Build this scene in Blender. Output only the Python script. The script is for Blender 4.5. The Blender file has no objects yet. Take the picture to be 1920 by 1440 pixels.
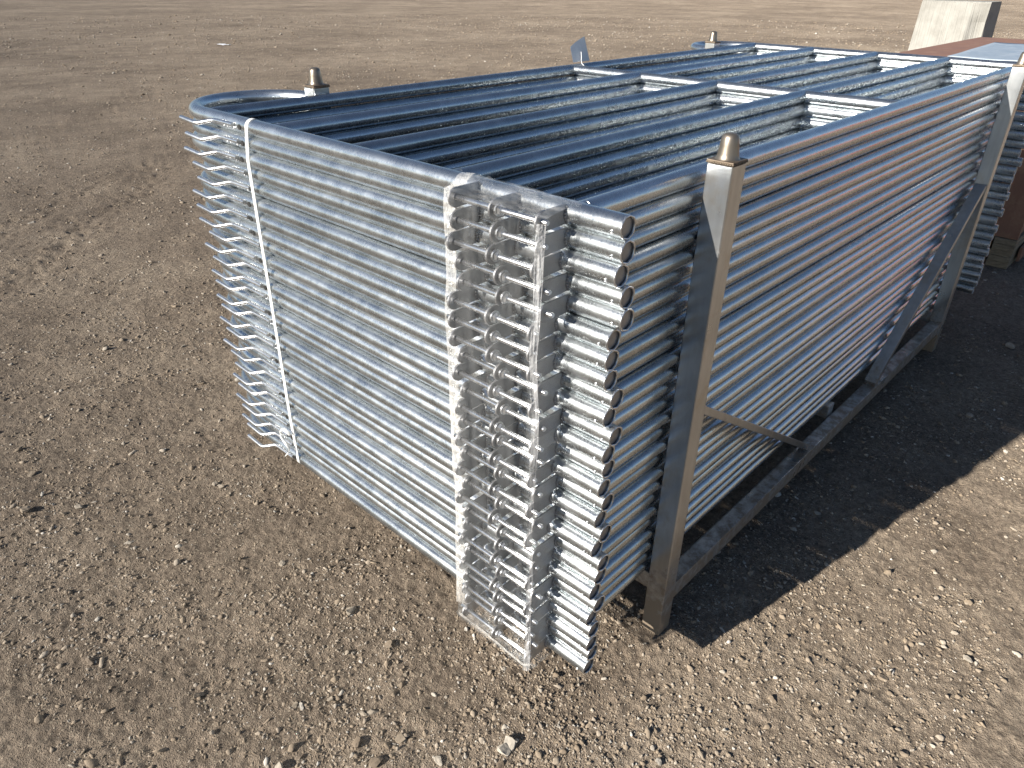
import bpy, bmesh, math, random
import numpy as np
from mathutils import Vector, Matrix

random.seed(7)
rng = np.random.default_rng(11)
C = bpy.context.scene.collection
S = bpy.context.scene
R = math.radians

# ------------------------------------------------------------------ camera
# world axes: x along the length of the panels, y from their feet to their heads, z up
CAM = Vector((-0.9859, -0.6565, 1.6701))
PITCH, YAW, ROLL, FPX = 29.8763, 45 - 2.001, 0.6568, 1352.92
a, th, ro = R(YAW), R(PITCH), R(ROLL)
Fv = Vector((math.cos(a) * math.cos(th), math.sin(a) * math.cos(th), -math.sin(th)))
Rv0 = Vector((math.sin(a), -math.cos(a), 0)); Uv0 = Rv0.cross(Fv)
Rv = Rv0 * math.cos(ro) + Uv0 * math.sin(ro)
Uv = -Rv0 * math.sin(ro) + Uv0 * math.cos(ro)
cd = bpy.data.cameras.new('camera')
cam = bpy.data.objects.new('camera', cd); C.objects.link(cam)
cd.sensor_fit = 'HORIZONTAL'; cd.sensor_width = 36; cd.lens = 36 * FPX / 1920
cd.clip_start = 0.05; cd.clip_end = 2000
cam.matrix_world = Matrix(((Rv.x, Uv.x, -Fv.x, CAM.x), (Rv.y, Uv.y, -Fv.y, CAM.y), (Rv.z, Uv.z, -Fv.z, CAM.z), (0, 0, 0, 1)))
S.camera = cam

# ------------------------------------------------------------------ sky, sun, exposure
SUN = Vector((-2.10, 0.4545, 1.0)).normalized()
w = bpy.data.worlds.new('World'); S.world = w; w.use_nodes = True
nt = w.node_tree; bg = nt.nodes['Background']
sky = nt.nodes.new('ShaderNodeTexSky'); sky.sky_type = 'NISHITA'; sky.sun_disc = False
sky.sun_elevation = math.asin(SUN.z); sky.sun_rotation = math.atan2(SUN.x, SUN.y)
sky.air_density = 0.75; sky.dust_density = 0.3; sky.ozone_density = 1.6
nt.links.new(sky.outputs[0], bg.inputs[0]); bg.inputs[1].default_value = 0.05
sd = bpy.data.lights.new('sun', 'SUN'); sd.energy = 5.0; sd.angle = R(0.53); sd.color = (1.0, 0.945, 0.86)
so = bpy.data.objects.new('sun', sd); C.objects.link(so); so.location = SUN * 30
so.rotation_euler = SUN.to_track_quat('Z', 'Y').to_euler()
S.view_settings.view_transform = 'Standard'; S.view_settings.look = 'None'
S.view_settings.gamma = 1; S.view_settings.use_curve_mapping = False
S.view_settings.exposure = 1.0
S.render.engine = 'CYCLES'
S.cycles.max_bounces = 8; S.cycles.glossy_bounces = 5; S.cycles.transparent_max_bounces = 24

# ------------------------------------------------------------------ material helpers
def new_mat(name):
    m = bpy.data.materials.new(name); m.use_nodes = True
    t = m.node_tree
    return m, t, t.nodes['Principled BSDF']
def N(t, typ, **kw):
    n = t.nodes.new(typ)
    for k, v in kw.items():
        if k.startswith('i_'):
            n.inputs[k[2:].replace('_', ' ')].default_value = v
        else:
            setattr(n, k, v)
    return n
def L(t, a_, b_): t.links.new(a_, b_)
def ramp(t, fac, stops):
    n = t.nodes.new('ShaderNodeValToRGB')
    el = n.color_ramp.elements
    while len(el) < len(stops): el.new(0.5)
    for e, (p, c) in zip(el, stops):
        e.position = p; e.color = (*c, 1) if len(c) == 3 else c
    L(t, fac, n.inputs[0]); return n.outputs[0]
def mapped(t, scale, coord='Object'):
    tc = t.nodes.new('ShaderNodeTexCoord'); mp = t.nodes.new('ShaderNodeMapping')
    mp.inputs['Scale'].default_value = scale
    if coord == 'World':
        g = t.nodes.new('ShaderNodeNewGeometry'); L(t, g.outputs['Position'], mp.inputs[0])
    else:
        L(t, tc.outputs[coord], mp.inputs[0])
    return mp.outputs[0]
def noise(t, vec, scale, detail=3, rough=0.55):
    n = N(t, 'ShaderNodeTexNoise'); n.inputs['Scale'].default_value = scale
    n.inputs['Detail'].default_value = detail; n.inputs['Roughness'].default_value = rough
    if vec is not None: L(t, vec, n.inputs['Vector'])
    return n.outputs[0]
def math_n(t, op, x, y, clamp=False):
    n = N(t, 'ShaderNodeMath', operation=op, use_clamp=clamp)
    for i, v in enumerate((x, y)):
        if isinstance(v, (int, float)): n.inputs[i].default_value = v
        else: L(t, v, n.inputs[i])
    return n.outputs[0]
def bump(t, h, strength, dist, normal=None):
    n = N(t, 'ShaderNodeBump'); n.inputs['Strength'].default_value = strength
    n.inputs['Distance'].default_value = dist; L(t, h, n.inputs['Height'])
    if normal is not None: L(t, normal, n.inputs['Normal'])
    return n.outputs[0]

def galvanised(name, stretch, lo, hi, r0, r1, metallic=0.97, streak=0.5):
    """zinc coated steel: mottled spangle, drawing streaks along the tube, a little chalk"""
    m, t, b = new_mat(name)
    oi = N(t, 'ShaderNodeObjectInfo')
    off = N(t, 'ShaderNodeVectorMath', operation='ADD')
    v = mapped(t, (1, 1, 1), 'World')
    sc = N(t, 'ShaderNodeVectorMath', operation='SCALE'); sc.inputs['Scale'].default_value = 9.0
    cb = N(t, 'ShaderNodeCombineXYZ')
    for i in range(3): L(t, oi.outputs['Random'], cb.inputs[i])
    L(t, cb.outputs[0], sc.inputs[0])
    L(t, v, off.inputs[0]); L(t, sc.outputs[0], off.inputs[1])
    mp = N(t, 'ShaderNodeMapping'); mp.inputs['Scale'].default_value = stretch
    L(t, off.outputs[0], mp.inputs[0])
    n1 = noise(t, mp.outputs[0], 60, 4, 0.6)          # streaks
    n2 = noise(t, off.outputs[0], 14, 4, 0.65)         # mottling
    n3 = noise(t, off.outputs[0], 220, 2, 0.5)         # spangle
    mix = math_n(t, 'ADD', math_n(t, 'MULTIPLY', n1, streak), math_n(t, 'MULTIPLY', n2, 1 - streak))
    mix = math_n(t, 'ADD', mix, math_n(t, 'MULTIPLY', math_n(t, 'SUBTRACT', oi.outputs['Random'], 0.5), 0.22))
    col = ramp(t, mix, [(0.28, lo), (0.52, tuple((p + q) / 2 for p, q in zip(lo, hi))), (0.75, hi)])
    L(t, col, b.inputs['Base Color'])
    rg = N(t, 'ShaderNodeMapRange'); rg.inputs['From Min'].default_value = 0.3; rg.inputs['From Max'].default_value = 0.7
    rg.inputs['To Min'].default_value = r0; rg.inputs['To Max'].default_value = r1
    L(t, math_n(t, 'ADD', math_n(t, 'MULTIPLY', n2, 0.6), math_n(t, 'MULTIPLY', n3, 0.4)), rg.inputs[0])
    L(t, rg.outputs[0], b.inputs['Roughness'])
    b.inputs['Metallic'].default_value = metallic
    bn = bump(t, n1, 0.12, 0.0008)
    bn = bump(t, n2, 0.25, 0.004, bn)
    bn = bump(t, n3, 0.12, 0.0006, bn)
    L(t, bn, b.inputs['Normal'])
    return m
M = {}
M['rail'] = galvanised('galvanised_rail', (0.06, 1, 1), (0.36, 0.39, 0.41), (0.63, 0.66, 0.68), 0.20, 0.34)
M['end'] = galvanised('galvanised_end_tube', (1, 0.06, 1), (0.47, 0.50, 0.515), (0.75, 0.775, 0.785), 0.21, 0.36)
M['zinc'] = galvanised('zinc_fitting', (1, 1, 1), (0.55, 0.56, 0.57), (0.80, 0.81, 0.82), 0.25, 0.42, streak=0.3)
M['lugplate'] = galvanised('zinc_lug_plate', (1, 1, 1), (0.26, 0.26, 0.265), (0.42, 0.42, 0.425), 0.38, 0.55, 0.85, streak=0.3)
M['rod'] = galvanised('plated_rod', (1, 0.1, 1), (0.70, 0.71, 0.72), (0.88, 0.88, 0.88), 0.22, 0.36)

def steel(name, lo, hi, rust, r0, r1, metallic, dusty=False):
    m, t, b = new_mat(name)
    v = mapped(t, (1, 1, 0.12), 'World'); v2 = mapped(t, (1, 1, 1), 'World')
    n1 = noise(t, v, 45, 4, 0.6); n2 = noise(t, v2, 6, 4, 0.6); n3 = noise(t, v2, 180, 2)
    col = ramp(t, math_n(t, 'ADD', math_n(t, 'MULTIPLY', n1, 0.5), math_n(t, 'MULTIPLY', n2, 0.5)), [(0.3, lo), (0.7, hi)])
    mx = N(t, 'ShaderNodeMixRGB'); mx.inputs[2].default_value = (*rust, 1)
    L(t, ramp(t, noise(t, v2, 9, 5, 0.7), [(0.52, (0, 0, 0)), (0.72, (0.75, 0.75, 0.75))]), mx.inputs[0])
    L(t, col, mx.inputs[1]); out = mx.outputs[0]
    b.inputs['Metallic'].default_value = metallic
    if dusty:      # yard dust caked on towards the ground, in ragged patches
        g = N(t, 'ShaderNodeNewGeometry'); sx_ = N(t, 'ShaderNodeSeparateXYZ'); L(t, g.outputs['Position'], sx_.inputs[0])
        mr = N(t, 'ShaderNodeMapRange'); mr.inputs['From Min'].default_value = 0.0; mr.inputs['From Max'].default_value = 0.30; mr.inputs['To Min'].default_value = 0.42; mr.inputs['To Max'].default_value = -0.12
        L(t, sx_.outputs[2], mr.inputs[0])
        fac = math_n(t, 'MULTIPLY', math_n(t, 'SUBTRACT', math_n(t, 'ADD', noise(t, v2, 24, 5, 0.7), mr.outputs[0]), 0.52), 5.0, True)
        md = N(t, 'ShaderNodeMixRGB'); md.inputs[2].default_value = (0.24, 0.19, 0.14, 1); L(t, fac, md.inputs[0]); L(t, out, md.inputs[1]); out = md.outputs[0]
        L(t, math_n(t, 'MULTIPLY', math_n(t, 'SUBTRACT', 1.0, fac), metallic), b.inputs['Metallic'])
    L(t, out, b.inputs['Base Color'])
    rg = N(t, 'ShaderNodeMapRange'); rg.inputs['To Min'].default_value = r0; rg.inputs['To Max'].default_value = r1
    L(t, n2, rg.inputs[0]); L(t, rg.outputs[0], b.inputs['Roughness'])
    L(t, bump(t, n3, 0.12, 0.0008, bump(t, n1, 0.12, 0.001)), b.inputs['Normal'])
    return m
M['rack'] = steel('rack_mill_steel', (0.42, 0.43, 0.43), (0.64, 0.65, 0.65), (0.43, 0.38, 0.31), 0.2, 0.4, 0.9, True)
M['lug'] = steel('rack_cone_steel', (0.17, 0.14, 0.11), (0.36, 0.31, 0.25), (0.16, 0.10, 0.06), 0.28, 0.5, 0.85)
M['weld'] = steel('weld_bead', (0.08, 0.06, 0.045), (0.22, 0.17, 0.12), (0.12, 0.06, 0.03), 0.4, 0.6, 0.6)
M['brown'] = steel('brown_primer', (0.21, 0.105, 0.065), (0.30, 0.155, 0.098), (0.36, 0.21, 0.125), 0.45, 0.7, 0.0)
M['sheet'] = steel('blue_grey_sheet', (0.30, 0.36, 0.42), (0.44, 0.50, 0.56), (0.75, 0.78, 0.80), 0.3, 0.5, 0.2)

m, t, b = new_mat('white_strap'); b.inputs['Roughness'].default_value = 0.35
v = mapped(t, (1, 1, 1), 'World'); L(t, ramp(t, noise(t, v, 40), [(0.3, (0.72, 0.72, 0.70)), (0.7, (0.86, 0.86, 0.84))]), b.inputs['Base Color'])
M['strap'] = m
m, t, b = new_mat('black_plug'); b.inputs['Roughness'].default_value = 0.7
L(t, ramp(t, noise(t, None, 30), [(0.3, (0.006, 0.006, 0.006)), (0.7, (0.02, 0.019, 0.018))]), b.inputs['Base Color'])
M['hole'] = m
m, t, b = new_mat('paper_tag'); b.inputs['Roughness'].default_value = 0.6
L(t, ramp(t, noise(t, None, 20), [(0.3, (0.74, 0.75, 0.78)), (0.7, (0.82, 0.83, 0.85))]), b.inputs['Base Color'])
M['paper'] = m

def film(name, base, amp, colour, stretch):
    m, t, b = new_mat(name)
    v = mapped(t, stretch, 'World')
    n1 = noise(t, v, 30, 4, 0.65); n2 = noise(t, mapped(t, (1, 1, 1), 'World'), 25, 4, 0.6)
    b.inputs['Base Color'].default_value = (*colour, 1); b.inputs['Roughness'].default_value = 0.12
    b.inputs['Specular IOR Level'].default_value = 0.6
    L(t, bump(t, n2, 0.7, 0.02, bump(t, n1, 0.5, 0.01)), b.inputs['Normal'])
    fac = N(t, 'ShaderNodeMapRange'); fac.inputs['From Min'].default_value = 0.4; fac.inputs['From Max'].default_value = 0.72
    fac.inputs['To Min'].default_value = base; fac.inputs['To Max'].default_value = base + amp
    L(t, n1, fac.inputs[0])
    tr = N(t, 'ShaderNodeBsdfTransparent'); gl = N(t, 'ShaderNodeBsdfGlossy'); gl.inputs['Roughness'].default_value = 0.08
    L(t, bump(t, n2, 0.6, 0.015), gl.inputs['Normal'])
    lw = N(t, 'ShaderNodeLayerWeight'); lw.inputs['Blend'].default_value = 0.12; fr = N(t, 'ShaderNodeMapRange'); fr.inputs['To Min'].default_value = 0.015; fr.inputs['To Max'].default_value = 0.35; L(t, lw.outputs['Facing'], fr.inputs[0])
    mx = N(t, 'ShaderNodeMixShader'); L(t, fac.outputs[0], mx.inputs[0]); L(t, tr.outputs[0], mx.inputs[1]); L(t, b.outputs[0], mx.inputs[2])
    mx2 = N(t, 'ShaderNodeMixShader'); L(t, fr.outputs[0], mx2.inputs[0]); L(t, mx.outputs[0], mx2.inputs[1]); L(t, gl.outputs[0], mx2.inputs[2])
    L(t, mx2.outputs[0], t.nodes['Material Output'].inputs[0])
    return m
M['film'] = film('clear_stretch_film', 0.0, 0.07, (0.85, 0.85, 0.84), (1, 1, 0.08))
M['filmgather'] = film('gathered_stretch_film', 0.02, 0.24, (0.85, 0.85, 0.84), (1, 0.3, 1))
M['filmstrip'] = film('film_strip', 0.08, 0.5, (0.86, 0.86, 0.86), (1, 1, 0.05))
M['filmedge'] = film('bunched_stretch_film', 0.22, 0.42, (0.86, 0.84, 0.80), (1, 1, 0.05))

# concrete
m, t, b = new_mat('pale_concrete'); b.inputs['Roughness'].default_value = 0.9
v = mapped(t, (1, 1, 1), 'World'); n1 = noise(t, v, 3.5, 6, 0.65); n2 = noise(t, v, 70, 3)
L(t, ramp(t, n1, [(0.3, (0.25, 0.24, 0.215)), (0.55, (0.325, 0.315, 0.285)), (0.75, (0.37, 0.36, 0.33))]), b.inputs['Base Color'])
L(t, bump(t, n2, 0.3, 0.004, bump(t, n1, 0.3, 0.02)), b.inputs['Normal'])
M['concrete'] = m
# timber
m, t, b = new_mat('pale_timber'); b.inputs['Roughness'].default_value = 0.8
v = mapped(t, (0.3, 1, 3), 'World'); n1 = noise(t, v, 25, 4, 0.6)
L(t, ramp(t, n1, [(0.3, (0.16, 0.12, 0.075)), (0.6, (0.27, 0.215, 0.14)), (0.8, (0.33, 0.27, 0.18))]), b.inputs['Base Color'])
L(t, bump(t, n1, 0.3, 0.003), b.inputs['Normal'])
M['timber'] = m

# dirt and gravel
def dirt(name):
    m, t, b = new_mat(name); b.inputs['Roughness'].default_value = 0.95
    b.inputs['Specular IOR Level'].default_value = 0.25; b.inputs['Diffuse Roughness'].default_value = 0.7
    v = mapped(t, (1, 1, 1), 'World')
    big = noise(t, v, 0.35, 4, 0.6); mid = noise(t, v, 2.3, 5, 0.65); fine = noise(t, v, 55, 4, 0.7); grit = noise(t, v, 260, 3, 0.6)
    vs = N(t, 'ShaderNodeMapping'); vs.inputs['Rotation'].default_value = (0, 0, R(-22)); vs.inputs['Scale'].default_value = (0.05, 1, 1)
    L(t, v, vs.inputs[0])
    lines = noise(t, vs.outputs[0], 2.2, 4, 0.6)
    base = ramp(t, math_n(t, 'ADD', math_n(t, 'MULTIPLY', mid, 0.42), math_n(t, 'ADD', math_n(t, 'MULTIPLY', big, 0.48), math_n(t, 'MULTIPLY', lines, 0.10))),
                [(0.36, (0.168, 0.131, 0.098)), (0.5, (0.270, 0.215, 0.162)), (0.62, (0.372, 0.304, 0.231))])
    mx = N(t, 'ShaderNodeMixRGB', blend_type='MULTIPLY'); mx.inputs[0].default_value = 1
    g2 = ramp(t, fine, [(0.28, (0.55, 0.53, 0.51)), (0.5, (0.95, 0.95, 0.95)), (0.72, (1.35, 1.34, 1.32))])
    mxc = N(t, 'ShaderNodeMixRGB', blend_type='MULTIPLY'); mxc.inputs[0].default_value = 1
    L(t, base, mxc.inputs[1]); L(t, ramp(t, noise(t, v, 24, 5, 0.75), [(0.3, (0.72, 0.71, 0.70)), (0.5, (0.98, 0.98, 0.98)), (0.7, (1.22, 1.22, 1.22))]), mxc.inputs[2])
    L(t, mxc.outputs[0], mx.inputs[1]); L(t, g2, mx.inputs[2])
    # pale grit grains
    vo = N(t, 'ShaderNodeTexVoronoi'); vo.inputs['Scale'].default_value = 85; L(t, v, vo.inputs['Vector'])
    sel = math_n(t, 'MULTIPLY', math_n(t, 'LESS_THAN', vo.outputs['Distance'], 0.30),
                 math_n(t, 'GREATER_THAN', N(t, 'ShaderNodeSeparateColor').outputs[0], 0.5))
    sp = [n for n in t.nodes if n.bl_idname == 'ShaderNodeSeparateColor'][-1]; L(t, vo.outputs['Color'], sp.inputs[0])
    mx2 = N(t, 'ShaderNodeMixRGB'); mx2.inputs[2].default_value = (0.40, 0.335, 0.25, 1)
    L(t, math_n(t, 'MULTIPLY', sel, 0.75), mx2.inputs[0]); L(t, mx.outputs[0], mx2.inputs[1])
    L(t, mx2.outputs[0], b.inputs['Base Color'])
    h = math_n(t, 'ADD', math_n(t, 'MULTIPLY', fine, 1.0), math_n(t, 'MULTIPLY', grit, 0.5))
    h = math_n(t, 'ADD', h, math_n(t, 'MULTIPLY', sel, 0.35))
    bn = bump(t, mid, 0.5, 0.05)
    L(t, bump(t, h, 1.0, 0.024, bn), b.inputs['Normal'])
    return m
M['dirt'] = dirt('packed_gravel_dirt')
m, t, b = new_mat('gravel_stone'); b.inputs['Roughness'].default_value = 0.85; b.inputs['Diffuse Roughness'].default_value = 0.8
at = N(t, 'ShaderNodeAttribute', attribute_name='tone'); v = mapped(t, (1, 1, 1), 'World')
col = ramp(t, at.outputs['Fac'], [(0.0, (0.19, 0.145, 0.10)), (0.45, (0.31, 0.245, 0.175)), (0.70, (0.36, 0.305, 0.24)), (0.90, (0.42, 0.38, 0.32)), (1.0, (0.54, 0.50, 0.44))])
mx = N(t, 'ShaderNodeMixRGB', blend_type='MULTIPLY'); mx.inputs[0].default_value = 1
L(t, col, mx.inputs[1]); L(t, ramp(t, noise(t, v, 120, 3), [(0.3, (0.75, 0.75, 0.75)), (0.7, (1.15, 1.15, 1.15))]), mx.inputs[2])
L(t, mx.outputs[0], b.inputs['Base Color']); L(t, bump(t, noise(t, v, 200, 3), 0.4, 0.003), b.inputs['Normal'])
M['stone'] = m
m, t, b = new_mat('stone_big'); b.inputs['Roughness'].default_value = 0.85; b.inputs['Diffuse Roughness'].default_value = 0.8
oi = N(t, 'ShaderNodeObjectInfo'); v = mapped(t, (1, 1, 1), 'World')
col = ramp(t, oi.outputs['Random'], [(0.0, (0.20, 0.15, 0.105)), (0.5, (0.30, 0.245, 0.18)), (0.85, (0.40, 0.355, 0.29)), (1.0, (0.50, 0.46, 0.40))])
mx = N(t, 'ShaderNodeMixRGB', blend_type='MULTIPLY'); mx.inputs[0].default_value = 1
L(t, col, mx.inputs[1]); L(t, ramp(t, noise(t, v, 60, 4), [(0.3, (0.7, 0.7, 0.7)), (0.7, (1.15, 1.15, 1.15))]), mx.inputs[2])
L(t, mx.outputs[0], b.inputs['Base Color']); L(t, bump(t, noise(t, v, 130, 3), 0.4, 0.004), b.inputs['Normal'])
M['stonebig'] = m

# ------------------------------------------------------------------ mesh helpers
def mesh_of(bm, name, mat, smooth=True):
    me = bpy.data.meshes.new(name); bm.to_mesh(me); bm.free()
    me.materials.append(mat)
    if smooth:
        me.polygons.foreach_set('use_smooth', [True] * len(me.polygons)); me.update()
    return me
def obj(name, me, parent=None, loc=None):
    o = bpy.data.objects.new(name, me); C.objects.link(o)
    if parent: o.parent = parent
    if loc is not None: o.location = loc
    return o
def thing(name, label, cat, loc=(0, 0, 0), group=None):
    o = bpy.data.objects.new(name, None); C.objects.link(o); o.location = loc
    o.empty_display_size = 0.1
    o['label'] = label; o['category'] = cat
    if group: o['group'] = group
    return o
def tag(o, label, cat, group=None):
    o['label'] = label; o['category'] = cat
    if group: o['group'] = group
    return o
def add_tube(bm, pts, rad, seg=20, cap=True, rads=None):
    pts = [Vector(p) for p in pts]; n = len(pts); rings = []
    T = []
    for i in range(n):
        d = (pts[min(i + 1, n - 1)] - pts[max(i - 1, 0)]).normalized(); T.append(d)
    up = Vector((0, 0, 1)) if abs(T[0].z) < 0.9 else Vector((1, 0, 0))
    nrm = (up - T[0] * up.dot(T[0])).normalized()
    for i in range(n):
        nrm = (nrm - T[i] * nrm.dot(T[i])).normalized(); bi = T[i].cross(nrm)
        r = rads[i] if rads else rad
        rings.append([bm.verts.new(pts[i] + nrm * (r * math.cos(2 * math.pi * k / seg)) + bi * (r * math.sin(2 * math.pi * k / seg))) for k in range(seg)])
    for i in range(n - 1):
        for k in range(seg):
            bm.faces.new((rings[i][k], rings[i + 1][k], rings[i + 1][(k + 1) % seg], rings[i][(k + 1) % seg]))
    if cap:
        for ring in (rings[0], rings[-1]):
            vs = [bm.verts.new(v.co) for v in ring]
            try: bm.faces.new(vs)
            except ValueError: pass
    bmesh.ops.recalc_face_normals(bm, faces=bm.faces)
    return bm
def add_box(bm, lo, hi, bev=0.0, segs=2):
    r = bmesh.ops.create_cube(bm, size=1)
    vs = r['verts']
    for v in vs:
        v.co = Vector([(lo[i] + hi[i]) / 2 + v.co[i] * (hi[i] - lo[i]) for i in range(3)])
    if bev:
        es = list({e for v in vs for e in v.link_edges})
        bmesh.ops.bevel(bm, geom=es, offset=bev, segments=segs, affect='EDGES', profile=0.7)
    return bm
def box_mesh(name, lo, hi, mat, bev=0.0, segs=2):
    bm = bmesh.new(); add_box(bm, lo, hi, bev, segs); return mesh_of(bm, name, mat, False)
def add_bar(bm, p, q, wx, wy, side=Vector((0, 1, 0)), bev=0.003):
    """box bar from p to q; wx across 'side', wy across the other"""
    p, q = Vector(p), Vector(q); d = q - p; l = d.length; d.normalize()
    s = (side - d * side.dot(d)).normalized(); u = d.cross(s)
    b2 = bmesh.new(); add_box(b2, (-wx / 2, -wy / 2, 0), (wx / 2, wy / 2, l), bev)
    mtx = Matrix(((s.x, u.x, d.x, p.x), (s.y, u.y, d.y, p.y), (s.z, u.z, d.z, p.z), (0, 0, 0, 1)))
    b2.transform(mtx); me = bpy.data.meshes.new('tmp'); b2.to_mesh(me); b2.free(); bm.from_mesh(me); bpy.data.meshes.remove(me)
    return bm
def ring_weld(bm, c, axis, rad, thick, n=22, jit=0.3, seg=5):
    axis = Vector(axis).normalized(); up = Vector((0, 0, 1)) if abs(axis.z) < 0.9 else Vector((1, 0, 0))
    e1 = (up - axis * up.dot(axis)).normalized(); e2 = axis.cross(e1); c = Vector(c)
    rings = []
    for i in range(n):
        an = 2 * math.pi * i / n; rr = rad * (1 + random.uniform(-0.04, 0.04)); tk = thick * (1 + random.uniform(-jit, jit))
        rd = e1 * math.cos(an) + e2 * math.sin(an)
        rings.append([bm.verts.new(c + rd * (rr + tk * math.cos(2 * math.pi * k / seg)) + axis * (tk * math.sin(2 * math.pi * k / seg))) for k in range(seg)])
    for i in range(n):
        for k in range(seg):
            bm.faces.new((rings[i][k], rings[(i + 1) % n][k], rings[(i + 1) % n][(k + 1) % seg], rings[i][(k + 1) % seg]))

# ------------------------------------------------------------------ noise for the ground
def lattice(seed): return np.random.default_rng(seed).random((256, 256))
LATS = [lattice(s) for s in range(8)]
def vnoise(x, y, sc, k):
    x = x * sc; y = y * sc; xi = np.floor(x).astype(int); yi = np.floor(y).astype(int); fx = x - xi; fy = y - yi
    fx = fx * fx * (3 - 2 * fx); fy = fy * fy * (3 - 2 * fy); A = LATS[k]
    g = lambda i, j: A[i & 255, j & 255]
    return (g(xi, yi) * (1 - fx) + g(xi + 1, yi) * fx) * (1 - fy) + (g(xi, yi + 1) * (1 - fx) + g(xi + 1, yi + 1) * fx) * fy
RUTS = [(-0.16, 4.24, 2.27, 7.06, 0.28), (-0.4, 5.0, 1.67, 6.83, 0.22), (3.6, 17.9, 6.5, 19.1, 0.35), (1.0, 8.6, 5.0, 12.5, 0.3)]
def ground_z(x, y):
    z = (vnoise(x, y, 0.9, 0) - 0.5) * 0.014 + (vnoise(x, y, 4.3, 1) - 0.5) * 0.010 + (vnoise(x, y, 15, 2) - 0.5) * 0.007 + (vnoise(x, y, 47, 3) - 0.5) * 0.006 + (vnoise(x, y, 110, 4) - 0.5) * 0.003
    d = np.hypot(x - CAM.x, y - CAM.y)
    # graded ridges further out
    c_, s_ = math.cos(R(-22)), math.sin(R(-22)); q = -s_ * x + c_ * y; pq = c_ * x + s_ * y
    far = np.clip((d - 4) / 8, 0, 1)
    z = z + far * ((vnoise(pq * 0.06, q, 1.1, 5) - 0.5) * 0.022 + (vnoise(pq * 0.08, q, 3.1, 6) - 0.5) * 0.009)
    # two churned wheel ruts off to the left of the stack
    for (ax, ay, bx_, by_, wd_) in RUTS:
        ux, uy = bx_ - ax, by_ - ay; ln = math.hypot(ux, uy); ux /= ln; uy /= ln
        al = (x - ax) * ux + (y - ay) * uy; ac = np.abs(-(x - ax) * uy + (y - ay) * ux) + (vnoise(x, y, 2.2, 4) - 0.5) * 0.12
        wgt = np.clip(1 - ac / wd_, 0, 1) * np.clip((al + 0.5) / 0.8, 0, 1) * np.clip((ln + 0.6 - al) / 1.2, 0, 1)
        z = z - wgt * 0.010 + np.sqrt(wgt) * ((vnoise(x, y, 19, 5) - 0.5) * 0.022 + (vnoise(x, y, 41, 6) - 0.5) * 0.014)
    return z - 0.008

# ------------------------------------------------------------------ ground sheet
nr, na = 720, 720
rr = np.concatenate([[0.0], np.geomspace(0.3, 1.0, 20)[:-1], np.geomspace(1.0, 8, 541)[:-1], np.geomspace(8, 600, 161)])
fr = np.linspace(-1, 1, na + 1)[:-1]
ang = R(YAW) + np.sign(fr) * np.where(np.abs(fr) < 0.9, np.abs(fr) / 0.9 * R(52), R(52) + (np.abs(fr) - 0.9) / 0.1 * R(128))
RR, AA = np.meshgrid(rr[1:], ang, indexing='ij')
X = CAM.x + RR * np.cos(AA); Y = CAM.y + RR * np.sin(AA); Z = ground_z(X, Y)
verts = np.concatenate([np.stack([X.ravel(), Y.ravel(), Z.ravel()], 1), [[CAM.x, CAM.y, -0.008]]])
i, j = np.meshgrid(np.arange(nr - 1), np.arange(na), indexing='ij'); j2 = (j + 1) % na
quads = np.stack([i * na + j, (i + 1) * na + j, (i + 1) * na + j2, i * na + j2], -1).reshape(-1, 4)
tris = np.stack([np.full(na, nr * na), np.arange(na), (np.arange(na) + 1) % na], 1)
me = bpy.data.meshes.new('ground')
me.vertices.add(len(verts)); me.vertices.foreach_set('co', verts.astype(np.float32).ravel())
loops = np.concatenate([quads.ravel(), tris.ravel()]); me.loops.add(len(loops)); me.loops.foreach_set('vertex_index', loops.astype(np.int32))
starts = np.concatenate([np.arange(len(quads)) * 4, len(quads) * 4 + np.arange(len(tris)) * 3])
me.polygons.add(len(starts)); me.polygons.foreach_set('loop_start', starts.astype(np.int32))
me.update(calc_edges=True); me.validate()
me.polygons.foreach_set('use_smooth', [True] * len(me.polygons)); me.materials.append(M['dirt'])
ground = obj('ground', me); ground['kind'] = 'structure'

# ------------------------------------------------------------------ panel dimensions (from the photograph)
D = 0.0424; RT = D / 2
LEN = 3.2953
RAILS = [1.453, 1.1138, 0.7726, 0.4293, 0.1059]
ZTOP, ZBOT = 1.2986, 0.2220
NP = 27
PZ = [ZTOP - (ZTOP - ZBOT) * k / (NP - 1) for k in range(NP)]
MEAS = [1.297, 1.253, 1.205, 1.171, 1.128, 1.076, 1.035, .994, .960, .914, .882, .830, .794, .744, .714, .659, .634, .579, .556, .506, .453, .425, .370, .339, .295, .262, .212]
MEASV = [.003, -.002, .001, -.007, -.013, .005, .008, .004, -.006, .002, -.021, -.005, -.001, -.003, -.007, -.001, -.009, .001, -.012, -.007, -.004, -.016, -.002, -.006, -.007, -.005, -.004]
fit_ = np.polyfit(range(NP), MEAS, 3); DEV = np.array(MEAS) - np.polyval(fit_, range(NP))
PDU = np.clip(DEV / 0.45, -0.0062, 0.0062)

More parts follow.
